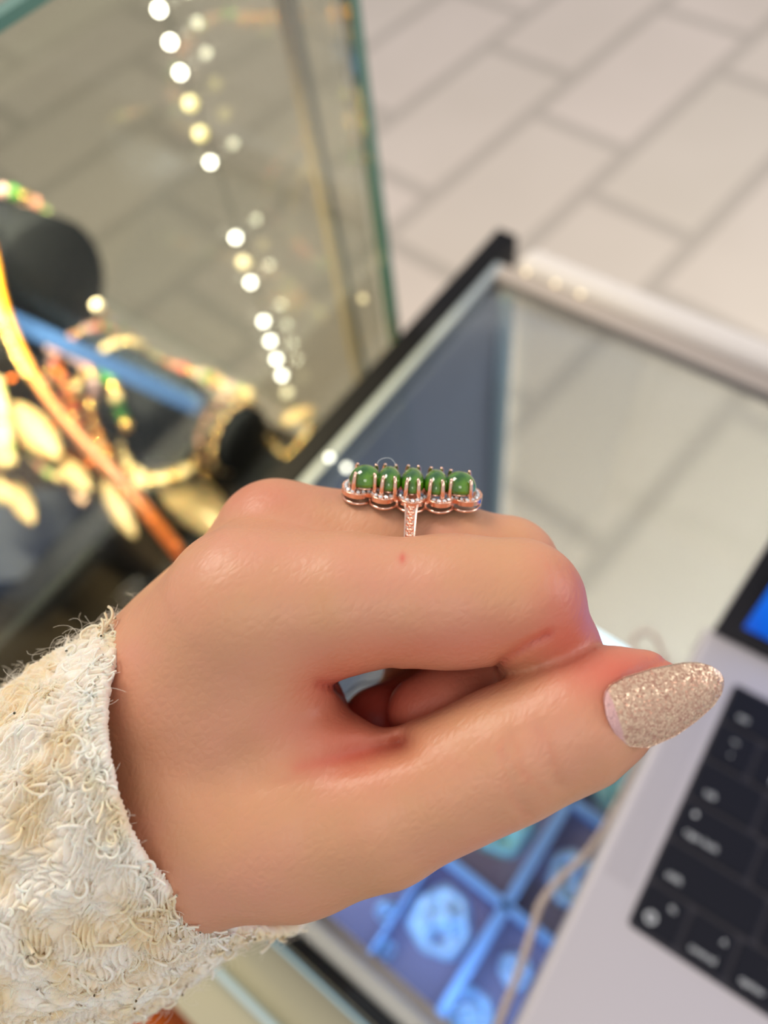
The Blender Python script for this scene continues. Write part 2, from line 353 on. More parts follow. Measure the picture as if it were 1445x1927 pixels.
bracelet('bead_bracelet', 'colourful stone bracelet lying along the top of the rolls behind the blue glass edge', catmull([atz(x, y, .835) for x, y in [(130, 655), (200, 668), (262, 690), (330, 690), (400, 715)]], 8), ['red', 'gold', 'lav', 'green', 'cream', 'amber', 'pink'], .0036)
bracelet('bead_bracelet', 'gold sparkly bead string trailing from the amber band down to the pearls', catmull([atz(x, y, .90) for x, y in [(-5, 560), (12, 625), (40, 680), (70, 725), (100, 760), (118, 800)]], 8), ['gold', 'cream', 'gold'], .0022)
bracelet('bead_bracelet', 'pink and gold bead string hanging below the red stones', catmull([atz(x, y, .865) for x, y in [(135, 690), (140, 740), (146, 780), (155, 825), (172, 862)]], 8), ['pink', 'red', 'gold', 'pink'], .0032)
bracelet('bead_bracelet', 'pale gold bead string crossing to the pearl bracelet', catmull([atz(x, y, .865) for x, y in [(170, 775), (188, 830), (205, 880), (240, 905), (285, 915)]], 8), ['cream', 'gold', 'pearl'], .0028)
bracelet('bead_bracelet', 'pale green stone string resting at the back of the glass shelf', catmull([atz(x, y, .80) for x, y in [(170, 575), (215, 610), (270, 660), (330, 700), (420, 725), (480, 745)]], 8), ['pale', 'cream', 'amber', 'cream', 'lav'], .0045)
bracelet('bead_bracelet', 'gold chain bracelet lying between the smallest roll and the counter', catmull([atz(x, y, .79) for x, y in [(495, 812), (515, 838), (545, 858), (575, 820), (590, 790)]], 8), ['gold', 'cream', 'gold'], .0028)
bracelet('bead_bracelet', 'warm glowing bead string draped at the left edge above the amber band', catmull([atz(x, y, .915) for x, y in [(28, 365), (10, 410), (4, 455), (14, 500), (6, 545)]], 8), ['gold', 'pale', 'pink', 'gold'], .0030)
bracelet('bead_bracelet', 'bright gold bead string lying right along the amber band', catmull([G(x, y, .968) for x, y in [(-8, 500), (0, 570), (18, 640), (48, 700), (80, 738), (112, 790)]], 8), ['gold', 'cream', 'gold', 'gold'], .0019)
bracelet('bead_bracelet', 'gold bead string swinging between the middle roll and the amber band', catmull([atz(x, y, .87) for x, y in [(118, 640), (150, 700), (175, 790), (200, 850), (228, 900)]], 8), ['gold', 'rose', 'amber'], .0026)
bracelet('bead_bracelet', 'lavender and pink bead string under the blue glass edge beside the largest roll', catmull([atz(x, y, .90) for x, y in [(95, 655), (130, 668), (165, 690), (178, 730), (170, 765)]], 8), ['lav', 'pink', 'gold', 'lav'], .0036)
bracelet('bead_bracelet', 'bead string with large green stones hanging left of the pearl bracelet', catmull([atz(x, y, .89) for x, y in [(188, 690), (212, 722), (222, 760), (238, 800)]], 8), ['cream', 'green', 'green', 'gold'], .0042)
bracelet('bead_bracelet', 'coral and amber bead string below the lavender beads', catmull([atz(x, y, .885) for x, y in [(105, 690), (125, 730), (138, 770), (140, 815)]], 8), ['red', 'amber', 'red', 'gold'], .0036)
bracelet('bead_bracelet', 'gold bead string running down from the smallest roll toward the knuckle', catmull([atz(x, y, .80) for x, y in [(372, 860), (392, 905), (412, 945), (425, 985)]], 8), ['gold', 'rose', 'gold'], .0026)
bracelet('bead_bracelet', 'pearl string at the left edge below the amber band', catmull([atz(x, y, .90) for x, y in [(-6, 720), (4, 770), (12, 830), (22, 880)]], 8), ['pearl', 'pale', 'cream'], .0042)
bracelet('bead_bracelet', 'champagne bead string curving below the blush pendant', catmull([atz(x, y, .86) for x, y in [(240, 880), (270, 905), (318, 902), (355, 885), (372, 860)]], 8), ['cream', 'gold', 'pearl'], .0027)
bracelet('bead_bracelet', 'pale green and blush bead string on the shelf behind the amber band', catmull([atz(x, y, .86) for x, y in [(60, 850), (90, 885), (130, 900), (170, 905)]], 8), ['pale', 'cream', 'pink'], .0042)
bracelet('bead_bracelet', 'pearl string curling under the middle velvet roll', catmull([atz(x, y, .85) for x, y in [(222, 800), (232, 850), (255, 885), (300, 900), (345, 880)]], 8), ['pearl', 'gold', 'pearl'], .0029)

# cream leaf-shaped stone pendants
def petal(loc, d, L, w, th, m, name, label, cat, group=None):
    d = Vector(d).normalized(); s = Vector((0, 0, 1)).cross(d).normalized(); u = d.cross(s); V = []; Fc = []; ns, n = 22, 20
    for i in range(ns+1):
        t = i/ns; r = math.sin(math.pi*min(1, t*.97+.015))**.65
        for k in range(n):
            a = 2*math.pi*k/n; V.append(d*(t-.5)*L+s*(math.cos(a)*w*r)+u*(math.sin(a)*th*r))
    for i in range(ns):
        for k in range(n): Fc.append((i*n+k, i*n+(k+1) % n, (i+1)*n+(k+1) % n, (i+1)*n+k))
    Fc.append(tuple(range(n))[::-1]); Fc.append(tuple(ns*n+k for k in range(n)))
    o = mk(name, V, Fc, m, None, tuple(loc)); tag(o, label, cat, group); return o
m_shell = mat('cream_stone', s2l(184, 166, 134), .3, Subsurface_Weight=.3, Subsurface_Scale=.004)
m_pshell = mat('blush_stone', s2l(226, 196, 188), .3)
def pet_px(x0, y0, x1, y1, z, w, m, label, name='stone_pendant', th=.5):
    a, b = atz(x0, y0, z), atz(x1, y1, z); petal((a+b)/2, b-a, np.linalg.norm(b-a), w, w*th, m, name, label, 'pendant', 'cream stone pendants in the showcase')
pet_px(20, 760, 112, 862, .88, .011, m_shell, 'wide cream leaf-shaped pendant left of the amber band')
pet_px(300, 885, 440, 1010, .80, .018, m_shell, 'largest cream leaf-shaped pendant beside the knuckle')
pet_px(195, 905, 255, 1012, .87, .006, m_shell, 'slim cream pendant hanging left of the lower amber band')
pet_px(110, 860, 170, 925, .87, .006, m_shell, 'small cream pendant touching the underside of the amber band')
pet_px(150, 880, 158, 948, .86, .006, m_pshell, 'short blush pendant below the bead strings')
pet_px(20, 900, 62, 985, .86, .007, m_shell, 'cream pendant at the lower left of the showcase')
pet_px(-10, 900, 18, 945, .86, .008, m_shell, 'rounded cream pendant cut by the left edge of the photo')
pet_px(-18, 800, 14, 880, .88, .010, m_shell, 'bright white pendant at the left edge beside the wide leaf')
pet_px(10, 385, 62, 420, .955, .009, m_pshell, 'blush stone on top of the largest velvet roll')
pet_px(530, 795, 592, 770, .80, .007, m_shell, 'oval cream stone between the light strip and the counter')
pet_px(355, 700, 430, 730, .79, .009, m_shell, 'oval cream stone resting behind the middle roll')

# dark trays under the jewellery
def board(pxs, z, th, m, label, name='display_board'):
    P = [G(x, y, z) for x, y in pxs]
    for p in P: p[0] = min(p[0], -.232)
    c = sum(P)/len(P); V = [p-c for p in P]+[p-c-np.array([0, 0, th]) for p in P]; n = len(P)
    Fc = [tuple(range(n)), tuple(range(2*n-1, n-1, -1))]+[(i, i+n, (i+1) % n+n, (i+1) % n) for i in range(n)]
    o = mk(name, V, Fc, m, None, tuple(c), False); tag(o, label, 'display board', 'velvet boards on the showcase shelf'); return o
board([(-120, 660), (180, 680), (560, 815), (490, 905), (380, 1130), (60, 960), (-160, 880)], .765, .017, m_velvet2, 'dark brown velvet board under the bracelet rolls')
board([(-60, 930), (130, 915), (185, 935), (40, 1090), (-80, 1100)], .80, .03, m_navy, 'navy velvet board at the lower left of the showcase')
board([(-160, 1090), (60, 1040), (170, 960), (400, 900), (540, 1010), (560, 1400), (200, 1500), (-260, 1500)], .745, .02, m_velvet2, 'dark brown velvet board between the showcase front and the sleeve')

# amber curved band
ap = [(-30, 400, .985, .0035), (-12, 480, .985, .0042), (6, 570, .985, .0048), (38, 655, .984, .0052), (88, 745, .982, .0066), (158, 832, .98, .0082), (226, 905, .978, .0088), (285, 975, .976, .0090), (328, 1030, .974, .0086), (372, 1090, .972, .0066)]
pts = catmull([list(G(x, y, z)) + [r] for x, y, z, r in ap], 8)
m_amber = mat('amber', s2l(176, 98, 18), .18, Subsurface_Weight=.4, Subsurface_Scale=.01, Coat_Weight=.5); m_amber.node_tree.nodes['Principled BSDF'].inputs['Subsurface Radius'].default_value = (1, .5, .1)
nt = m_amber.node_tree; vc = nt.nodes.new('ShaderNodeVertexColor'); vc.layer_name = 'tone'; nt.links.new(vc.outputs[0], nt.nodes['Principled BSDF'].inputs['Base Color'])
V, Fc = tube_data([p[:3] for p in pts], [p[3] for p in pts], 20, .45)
o = mk('amber_band', [v-V[0] for v in V], Fc, m_amber, None, V[0]); tag(o, 'curved translucent amber band with LED reflections modelled as orange dots, reaching down to the hand', 'band')
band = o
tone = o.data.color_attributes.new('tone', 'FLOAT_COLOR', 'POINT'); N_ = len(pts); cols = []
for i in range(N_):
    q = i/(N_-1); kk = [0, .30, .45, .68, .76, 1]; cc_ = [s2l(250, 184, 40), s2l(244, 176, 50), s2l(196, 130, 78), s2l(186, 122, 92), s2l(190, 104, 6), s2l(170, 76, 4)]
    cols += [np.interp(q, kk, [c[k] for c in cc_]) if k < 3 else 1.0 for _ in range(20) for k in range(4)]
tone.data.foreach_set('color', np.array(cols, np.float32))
m_refl_dot = mat('reflection_orange', s2l(236, 120, 20), .2)  # LED reflections on the band, built as orange dots
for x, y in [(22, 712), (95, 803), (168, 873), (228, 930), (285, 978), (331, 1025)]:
    p = G(x, y, .984); s = bpy.data.objects.new('stud', ico(.0017, 2, 'stud', m_refl_dot)); C.objects.link(s); s.parent = band; s.location = Vector(p)-Vector(band.location); s.scale = (1, 1, .5)  # each stud is an LED reflection built as a dot

# small puck dots, ceiling-light reflections built as glowing balls on panel and rail
def glint(p, r, m, label):
    o = bpy.data.objects.new('puck_lamp', ico(r, 2, 'puck_lamp', m)); C.objects.link(o); o.location = tuple(p); tag(o, label, 'lamp', 'tiny modelled glints'); return o  # each puck_lamp is a ceiling-light reflection built as a ball
m_pk = emis('glint', (.9, .9, .75), 4.5); m_pkg = emis('glint_gold', (1, .75, .35), 1.0)
def on_x(px, py, x): w = R @ np.array([(px-CX)/F, -(py-CY)/F, -1.]); return CAM+w*(x/w[0])
glint(on_x(620, 861, -.197), .0017, m_pk, 'small round modelled glint on the slate side panel, left of the ring')
glint(on_x(652, 880, -.197), .0019, m_pk, 'small round modelled glint on the slate side panel, touching the ring outline')
glint(on_x(183, 575, -.33), .0030, m_pkg, 'small round modelled glint at the lower right rim of the largest roll')
glint(on_x(683, 562, -.2475), .0022, m_pkg, 'small gold modelled glint on the showcase corner')
for (x, lb) in ((990, 'small gold modelled glint on the white rail, closest to the counter corner'), (1045, 'small gold modelled glint on the white rail, middle one of three'), (1092, 'small gold modelled glint on the white rail, farthest from the counter corner')):
    p = G(x, 512+(x-990)*.40, ZT+.002); glint((p[0], p[1], ZT+.002), .0017, m_pkg, lb)

# ------------------------------------------------------------------ laptop
LZ = .920
P0 = G(1180, 1737, LZ)
LA = math.radians(-29.8) - YAW
lap = empty('laptop', (P0[0], P0[1], ZT+.0005), (0, 0, LA)); lap['_local'] = 1
tag(lap, 'silver laptop with black keyboard and lit blue screen, open on the glass counter', 'laptop')
mm_ = .001; LT = LZ-ZT-.0005
box('body', -.0205, .2915, -.094, .134, .0012, LT, m_alu, lap, .0030, 3)
box('keyboard_well', 0, .271, -.0005, .1135, LT-.001, LT+.00025, mat('well_black', s2l(58, 56, 62), .6, Specular_IOR_Level=.2), lap, .0022, 4, True)
mg = mat('grille', s2l(176, 168, 170), .5, .3); nt = mg.node_tree
tc = nt.nodes.new('ShaderNodeTexCoord'); vo = nt.nodes.new('ShaderNodeTexVoronoi'); vo.inputs['Scale'].default_value = 1400; vo.inputs['Randomness'].default_value = 0
rp = nt.nodes.new('ShaderNodeValToRGB'); rp.color_ramp.elements[0].position = .25; rp.color_ramp.elements[1].position = .4
rp.color_ramp.elements[0].color = s2l(158, 151, 154); rp.color_ramp.elements[1].color = s2l(196, 188, 190)
nt.links.new(tc.outputs['Object'], vo.inputs['Vector']); nt.links.new(vo.outputs[0], rp.inputs[0]); nt.links.new(rp.outputs[0], nt.nodes['Principled BSDF'].inputs['Base Color'])
box('speaker_grille', -.0155, -.0035, .012, .112, LT-.001, LT+.00012, mg, lap)
m_key = mat('key_black', s2l(24, 24, 32), .6, Specular_IOR_Level=.2); m_leg = mat('legend', s2l(190, 190, 190), .6, Emission_Color=(.8, .8, .8, 1), Emission_Strength=.32)
def legend(txt, x, y, size, key):
    cu = bpy.data.curves.new('legend', 'FONT'); cu.body = txt; cu.size = size; cu.extrude = .00002; cu.materials.append(m_leg); cu.align_x = 'LEFT'
    t_ = bpy.data.objects.new('legend', cu); C.objects.link(t_); bpy.context.view_layer.update()
    me = bpy.data.meshes.new_from_object(t_.evaluated_get(bpy.context.evaluated_depsgraph_get())); bpy.data.objects.remove(t_); bpy.data.curves.remove(cu)
    o = bpy.data.objects.new('legend', me); C.objects.link(o); o.parent = key; o.location = (x-key.location.x, y-key.location.y, .0009)
def key(x0, x1, y0, y1, legs=()):
    k = box('key', x0, x1, y0, y1, LT+.0003, LT+.0017, m_key, lap, .0014, 3, True)
    for (t, dx, dy, s) in legs: legend(t, x0+dx, y0+dy, s, k)
def row(y, items, hgt=.0165):
    x = .0012
    for w, lg_ in items: key(x, x+w, y, y+hgt, lg_); x += w+.0027
K = .0163
def ch(t): return ((t, .0066, .0055, .006),)
row(.0955, [(.026, (('esc', .0052, .003, .0037),))]+[(K, (('F%d' % i, .006, .0025, .0028),)) for i in range(1, 13)])
row(.0768, [(K, (('~', .0068, .0098, .0052), ('`', .0076, .0015, .0062)))]+[(K, ((a, .0066, .009, .0046), (b, .0066, .0025, .0046))) for a, b in zip('!@#$%^&*()_+', '1234567890-=')])
row(.0580, [(.0255, (('tab', .0052, .003, .0037),))]+[(K, ch(c)) for c in 'QWERTYUIOP[]'])
row(.0392, [(.0305, (('\u2022', .0040, .0100, .0070), ('caps lock', .0042, .003, .0037)))]+[(K, ch(c)) for c in 'ASDFGHJKL;'])
row(.0204, [(.0400, (('shift', .0042, .003, .0037),))]+[(K, ch(c)) for c in 'ZXCVBNM,./'])
row(.0016, [(K, (('fn', .0102, .0110, .0034), ('\u25CE', .0028, .0028, .0058))), (K, (('^', .0118, .0098, .0046), ('control', .0026, .0028, .0034))), (K, (('\u2325', .0115, .0110, .0036), ('option', .0030, .0028, .0034))), (.0215, (('command', .003, .0028, .0034),)), (.098, ())])
# lid
lid = empty('lid', (0, .1325, LT-.001), (math.radians(-18), 0, 0)); lid.parent = lap; lid['_local'] = 1
box('back_shell', -.0175, .2915, -.001, .0035, .001, .214, m_alu, lid, .0009)
box('bezel', -.0172, .2912, -.0018, -.0011, .0015, .2135, mat('bezel_black', s2l(10, 10, 16), .25), lid)
mb = mat('screen_blue', (0, .02, .1), .3); nt = mb.node_tree; bs = nt.nodes['Principled BSDF']
tc = nt.nodes.new('ShaderNodeTexCoord'); n = nt.nodes.new('ShaderNodeTexNoise'); n.inputs['Scale'].default_value = 9; r = nt.nodes.new('ShaderNodeValToRGB')
r.color_ramp.elements[0].color = (0, .045, .42, 1); r.color_ramp.elements[1].color = (0, .20, .95, 1); r.color_ramp.elements[0].position = .35; r.color_ramp.elements[1].position = .62
nt.links.new(tc.outputs['Object'], n.inputs[0]); nt.links.new(n.outputs[0], r.inputs[0]); nt.links.new(r.outputs[0], bs.inputs['Emission Color']); bs.inputs['Emission Strength'].default_value = 1.0
box('display', -.0075, .280, -.0024, -.0019, .0135, .205, mb, lid)
ic = box('app_icon', .0045, .0215, -.0028, -.0025, .0165, .0335, emis('icon_white', (.75, .9, 1), 1.0), lid)
box('app_icon', .0062, .0198, -.0031, -.0029, .0182, .0318, emis('icon_cyan', (.02, .45, .95), .9), lid)

# ------------------------------------------------------------------ the hand (one continuous body)
f32 = np.float32
def cs(px, py, d): return np.array([(px-CX)/F*d, -(py-CY)/F*d, -d])           # camera space, mm
H = 0.70
LO = np.array([-62., -86., -186.]); HI = np.array([66., 18., -98.])
dims = ((HI-LO)/H).astype(int)+1
gx, gy, gz = [LO[i]+H*np.arange(dims[i]) for i in range(3)]
X, Y, Z = np.meshgrid(gx.astype(f32), gy.astype(f32), gz.astype(f32), indexing='ij')
PX = CX + F*X/(-Z); PY = CY - F*Y/(-Z)
def cone(a, b, ra, rb):
    ax = (b-a).astype(f32); L = float(ax@ax); t = ((X-a[0])*ax[0]+(Y-a[1])*ax[1]+(Z-a[2])*ax[2])/L; np.clip(t, 0, 1, out=t)
    return np.sqrt((X-a[0]-t*ax[0])**2+(Y-a[1]-t*ax[1])**2+(Z-a[2]-t*ax[2])**2)-(ra+(rb-ra)*t)
def smin(a, b, k):
    h = np.clip(.5+.5*(b-a)/k, 0, 1); return b*(1-h)+a*h-k*h*(1-h)
def chain(P, k=4.0):
    d = None
    for (a, b) in zip(P[:-1], P[1:]):
        c = cone(cs(*a[:3]), cs(*b[:3]), a[3], b[3]); d = c if d is None else smin(d, c, k)
    return d
# px, py, depth mm, radius mm
index_f = chain([(468, 1150, 124, 12.6), (640, 1136, 121.5, 10.9), (850, 1131, 120, 10.0), (966, 1131, 119.5, 10.0)], 3)
index_f = smin(index_f, chain([(996, 1134, 121, 8.6), (1034, 1235, 125, 8.0), (1030, 1330, 131, 7.2), (960, 1390, 138, 6.6)], 3), 3)
middle_f = chain([(520, 1018, 138, 11.0), (700, 1032, 137, 9.8), (850, 1052, 136, 9.2), (948, 1066, 136, 8.9)], 3)
middle_f = smin(middle_f, chain([(958, 1070, 136, 8.6), (985, 1200, 138, 8.0), (950, 1285, 135, 7.6), (845, 1330, 131, 7.2), (800, 1342, 131, 6.6)], 2.5), 2.5)
ring_f = chain([(480, 1060, 154, 10.3), (880, 1110, 153, 9.0), (890, 1250, 154, 7.8), (800, 1335, 149, 7.6), (712, 1362, 142, 7.0)], 3)
pinky_f = chain([(455, 1120, 168, 9.5), (780, 1165, 167, 7.8), (790, 1300, 166, 7.0), (700, 1372, 160, 6.6), (640, 1390, 156, 6.4)], 3)
thumb = chain([(400, 1532, 132, 18.4), (560, 1536, 125.5, 14.6), (715, 1520, 120, 10.9), (850, 1468, 117.8, 9.2), (960, 1416, 117, 9.2), (1080, 1358, 116.5, 9.0), (1155, 1315, 117.4, 7.0), (1222, 1288, 118.2, 4.8)], 5)
palm = chain([(310, 1430, 143, 20.0), (380, 1290, 134, 18.0), (468, 1150, 124, 12.6)], 6)
palm = smin(palm, chain([(355, 1400, 146, 19), (440, 1180, 141, 15.0), (520, 1018, 138, 11.0)], 4), 5)
palm = smin(palm, chain([(350, 1420, 158, 17), (480, 1060, 154, 10.3)], 4), 5)
palm = smin(palm, chain([(380, 1450, 168, 15), (455, 1120, 168, 9.5)], 4), 5)
palm = smin(palm, cone(cs(460, 1400, 136), cs(560, 1350, 137), 16, 9), 8)
palm = smin(palm, cone(cs(480, 1560, 150), cs(620, 1480, 150), 17, 12), 8)        # hypothenar and heel
wrist = cone(cs(345, 1462, 144), cs(-40, 1650, 150), 22.5, 19)
palm = smin(palm, wrist, 8)
web = cone(cs(500, 1330, 125), cs(580, 1420, 124), 11, 8.5)
kx = 1.0+6.0/(1+np.exp((PX-690)/28)); body = smin(palm, smin(thumb, web, 5), 7); body = smin(body, index_f, kx)
body = smin(body, middle_f, 1.6); body = smin(body, ring_f, 1.2); body = smin(body, pinky_f, 1.2)
def groove(pts, w, depth, dmin=90, dmax=134, taper=False):
    global body
    D = None; x0, x1 = pts[0][0], pts[-1][0]
    for (a, b) in zip(pts[:-1], pts[1:]):
        a = np.array(a, float); b = np.array(b, float); e = b-a; t = np.clip(((PX-a[0])*e[0]+(PY-a[1])*e[1])/(e@e), 0, 1)
        q = np.sqrt((PX-a[0]-t*e[0])**2+(PY-a[1]-t*e[1])**2); D = q if D is None else np.minimum(D, q)
    if taper: depth = depth*np.clip((PX-x0)/(x1-x0), 0, 1)
    body += depth*np.exp(-(D/w)**2)*((-Z > dmin) & (-Z < dmax))
groove([(560, 1446), (640, 1428), (756, 1400)], 26, 1.9, taper=True)                  # web crease under the fist
groove([(600, 1434), (660, 1420), (756, 1399)], 12, .8, taper=True)
groove([(610, 1380), (670, 1372)], 34, -.9)                                          # fold of the web above it
groove([(500, 1478), (600, 1462), (700, 1446)], 12, .15)
groove([(600, 1286), (650, 1298)], 9, .8)
groove([(735, 1258), (690, 1272), (655, 1298)], 12, .4)
groove([(1030, 1192), (990, 1212), (940, 1246)], 7, .9)                    # index flexion crease
groove([(965, 1385), (958, 1430), (975, 1500), (990, 1530)], 11, .42)          # thumb joint creases
groove([(1012, 1370), (1030, 1420), (1055, 1478)], 11, .35)
groove([(1150, 1318), (1185, 1278), (1250, 1243)], 10, .5)
# surface nets
def surface_nets(V):
    s = V < 0; nx, ny, nz = V.shape
    c = np.zeros((nx-1, ny-1, nz-1), np.int8)
    for i in (0, 1):
        for j in (0, 1):
            for k in (0, 1): c += s[i:nx-1+i, j:ny-1+j, k:nz-1+k]
    act = (c > 0) & (c < 8); idx = -np.ones(act.shape, np.int64); A = np.argwhere(act); idx[act] = np.arange(len(A))
    acc = np.zeros((len(A), 3)); cnt_ = np.zeros(len(A)); corners = [(i, j, k) for i in (0, 1) for j in (0, 1) for k in (0, 1)]
    for a in corners:
        for b in corners:
            if sum(b)-sum(a) == 1 and all(y >= x for x, y in zip(a, b)):
                va = V[A[:, 0]+a[0], A[:, 1]+a[1], A[:, 2]+a[2]]; vb = V[A[:, 0]+b[0], A[:, 1]+b[1], A[:, 2]+b[2]]
                m = (va < 0) != (vb < 0); t = np.where(m, va/np.where(m, va-vb, 1), 0)[:, None]
                p = np.array(a)+t*(np.array(b)-np.array(a)); acc += p*m[:, None]; cnt_ += m
    P = A+acc/cnt_[:, None]; Q = []
    for ax in range(3):
        o1, o2 = [q for q in range(3) if q != ax]
        sl = [slice(None)]*3; sl[ax] = slice(0, -1); sh = [slice(None)]*3; sh[ax] = slice(1, None)
        e = np.argwhere(s[tuple(sl)] != s[tuple(sh)])
        e = e[(e[:, o1] > 0) & (e[:, o2] > 0) & (e[:, o1] < V.shape[o1]-1) & (e[:, o2] < V.shape[o2]-1)]
        neg = s[e[:, 0], e[:, 1], e[:, 2]]
        def id_(d1, d2):
            q = e.copy(); q[:, o1] -= d1; q[:, o2] -= d2; return idx[q[:, 0], q[:, 1], q[:, 2]]
        q4 = np.stack([id_(1, 1), id_(0, 1), id_(0, 0), id_(1, 0)], 1)
        flip = neg if ax != 1 else ~neg
        q4 = np.where(flip[:, None], q4, q4[:, ::-1]); Q.append(q4)
    return P, np.concatenate(Q)
P, Q = surface_nets(body)
P = LO+P*H
# light smoothing
ed = np.concatenate([Q[:, [0, 1]], Q[:, [1, 2]], Q[:, [2, 3]], Q[:, [3, 0]]])
deg = np.bincount(ed.ravel(), minlength=len(P)).astype(float)
for it in range(4):
    S = np.zeros_like(P)
    for k in range(3):
        S[:, k] = np.bincount(ed[:, 0], P[ed[:, 1], k], len(P))+np.bincount(ed[:, 1], P[ed[:, 0], k], len(P))
    P = P+(.6 if it % 2 == 0 else -.5)*(S/deg[:, None]-P)
Pw = CAM+(P/1000)@R.T
hc = CP(420, 1400, .14)
m_skin = mat('skin', s2l(214, 160, 128), .42)
def tubv(x): return x
me = bpy.data.meshes.new('person'); me.from_pydata((Pw-hc).tolist(), [], Q.tolist()); me.update()
me.polygons.foreach_set('use_smooth', [True]*len(me.polygons))
hand = bpy.data.objects.new('person', me); C.objects.link(hand); hand.location = hc; me.materials.append(m_skin)
tag(hand, 'person\'s loosely closed hand in a cream knitted sleeve, thumb stretched out, wearing the green-stone ring', 'person')
del X, Y, Z, PX, PY, body
# skin blush on pads, web, knuckle, plus fist glow and crease shade painted in
vpx = CX+F*P[:, 0]/(-P[:, 2]); vpy = CY-F*P[:, 1]/(-P[:, 2]); dep = -P[:, 2]
def blob(x, y, rx, ry, d=None, rd=14):
    v = np.exp(-((vpx-x)/rx)**2-((vpy-y)/ry)**2)
    return v if d is None else v*np.exp(-((dep-d)/rd)**2)
red = .55*blob(650, 1400, 130, 70)+.75*blob(1190, 1270, 110, 60)+.45*blob(1075, 1130, 60, 110)+.4*blob(1000, 1200, 120, 60)+.5*blob(640, 1290, 90, 60)+.3*blob(480, 930, 90, 40)+.4*blob(780, 1220, 160, 40)
red += 1.3*blob(830, 1330, 130, 90, 134, 10)+1.1*blob(710, 1350, 90, 80, 146, 10)  # inside of the fist: light through the flesh, put into the redness
red += .8*blob(757, 1050, 7, 10, 112, 9)
def crease(pts, w, k, dmax=130):  # redder crease pigment, also painted in for groove shade
    D = None
    for a, b in zip(pts[:-1], pts[1:]):
        a = np.array(a, float); b = np.array(b, float); e = b-a; t = np.clip(((vpx-a[0])*e[0]+(vpy-a[1])*e[1])/(e@e), 0, 1)
        q = np.hypot(vpx-a[0]-t*e[0], vpy-a[1]-t*e[1]); D = q if D is None else np.minimum(D, q)
    return k*np.exp(-(D/w)**2)*(dep < dmax)
for cr in ([(945, 1392), (942, 1440), (962, 1500), (990, 1535)], [(962, 1385), (985, 1430), (990, 1470)], [(1010, 1372), (1040, 1420), (1052, 1470)], [(935, 1410), (985, 1455), (1030, 1490)]): red = red+crease(cr, 7, .11)
for x in (1030, 1050, 1070): red = red+crease([(x, 1062), (x+14, 1100), (x+8, 1140)], 6, .08)
red = red+crease([(945, 1246), (990, 1214), (1032, 1192)], 10, .22)+crease([(560, 1446), (640, 1428), (752, 1402)], 14, .25)+crease([(520, 1470), (600, 1462), (690, 1448)], 8, .08)+crease([(600, 1286), (655, 1298)], 9, .2)
red = np.clip(red, 0, 1)
at = me.color_attributes.new('blush', 'FLOAT_COLOR', 'POINT'); at.data.foreach_set('color', np.repeat(red, 4).astype(f32))
nt = m_skin.node_tree; b = nt.nodes['Principled BSDF']
vc = nt.nodes.new('ShaderNodeVertexColor'); vc.layer_name = 'blush'
tc = nt.nodes.new('ShaderNodeTexCoord'); n1 = nt.nodes.new('ShaderNodeTexNoise'); n1.inputs['Scale'].default_value = 70; n1.inputs['Detail'].default_value = 4
nt.links.new(tc.outputs['Object'], n1.inputs[0])
r1_ = nt.nodes.new('ShaderNodeValToRGB'); r1_.color_ramp.elements[0].position = .35; r1_.color_ramp.elements[1].position = .7
r1_.color_ramp.elements[0].color = s2l(206, 150, 112); r1_.color_ramp.elements[1].color = s2l(210, 146, 118); nt.links.new(n1.outputs[0], r1_.inputs[0])
mx = nt.nodes.new('ShaderNodeMix'); mx.data_type = 'RGBA'; mx.inputs[7].default_value = s2l(204, 88, 72)
nt.links.new(vc.outputs[0], mx.inputs[0]); nt.links.new(r1_.outputs[0], mx.inputs[6]); nt.links.new(mx.outputs[2], b.inputs['Base Color'])
b.inputs['Subsurface Weight'].default_value = .22; b.inputs['Subsurface Scale'].default_value = .003; b.inputs['Subsurface Radius'].default_value = (1, .35, .18)
b.inputs['Specular IOR Level'].default_value = .4
vo = nt.nodes.new('ShaderNodeTexVoronoi'); vo.feature = 'DISTANCE_TO_EDGE'; vo.inputs['Scale'].default_value = 900
mp = nt.nodes.new('ShaderNodeMapping'); mp.inputs['Rotation'].default_value = (.4, .9, .3); mp.inputs['Scale'].default_value = (1, .55, 1)
nt.links.new(tc.outputs['Object'], mp.inputs[0]); nt.links.new(mp.outputs[0], vo.inputs['Vector'])
bp1 = bump(m_skin, vo.outputs[0], .35, .00026)
n2 = nt.nodes.new('ShaderNodeTexNoise'); n2.inputs['Scale'].default_value = 330; n2.inputs['Detail'].default_value = 6; nt.links.new(mp.outputs[0], n2.inputs[0])
bump(m_skin, n2.outputs[0], .4, .0005, bp1)

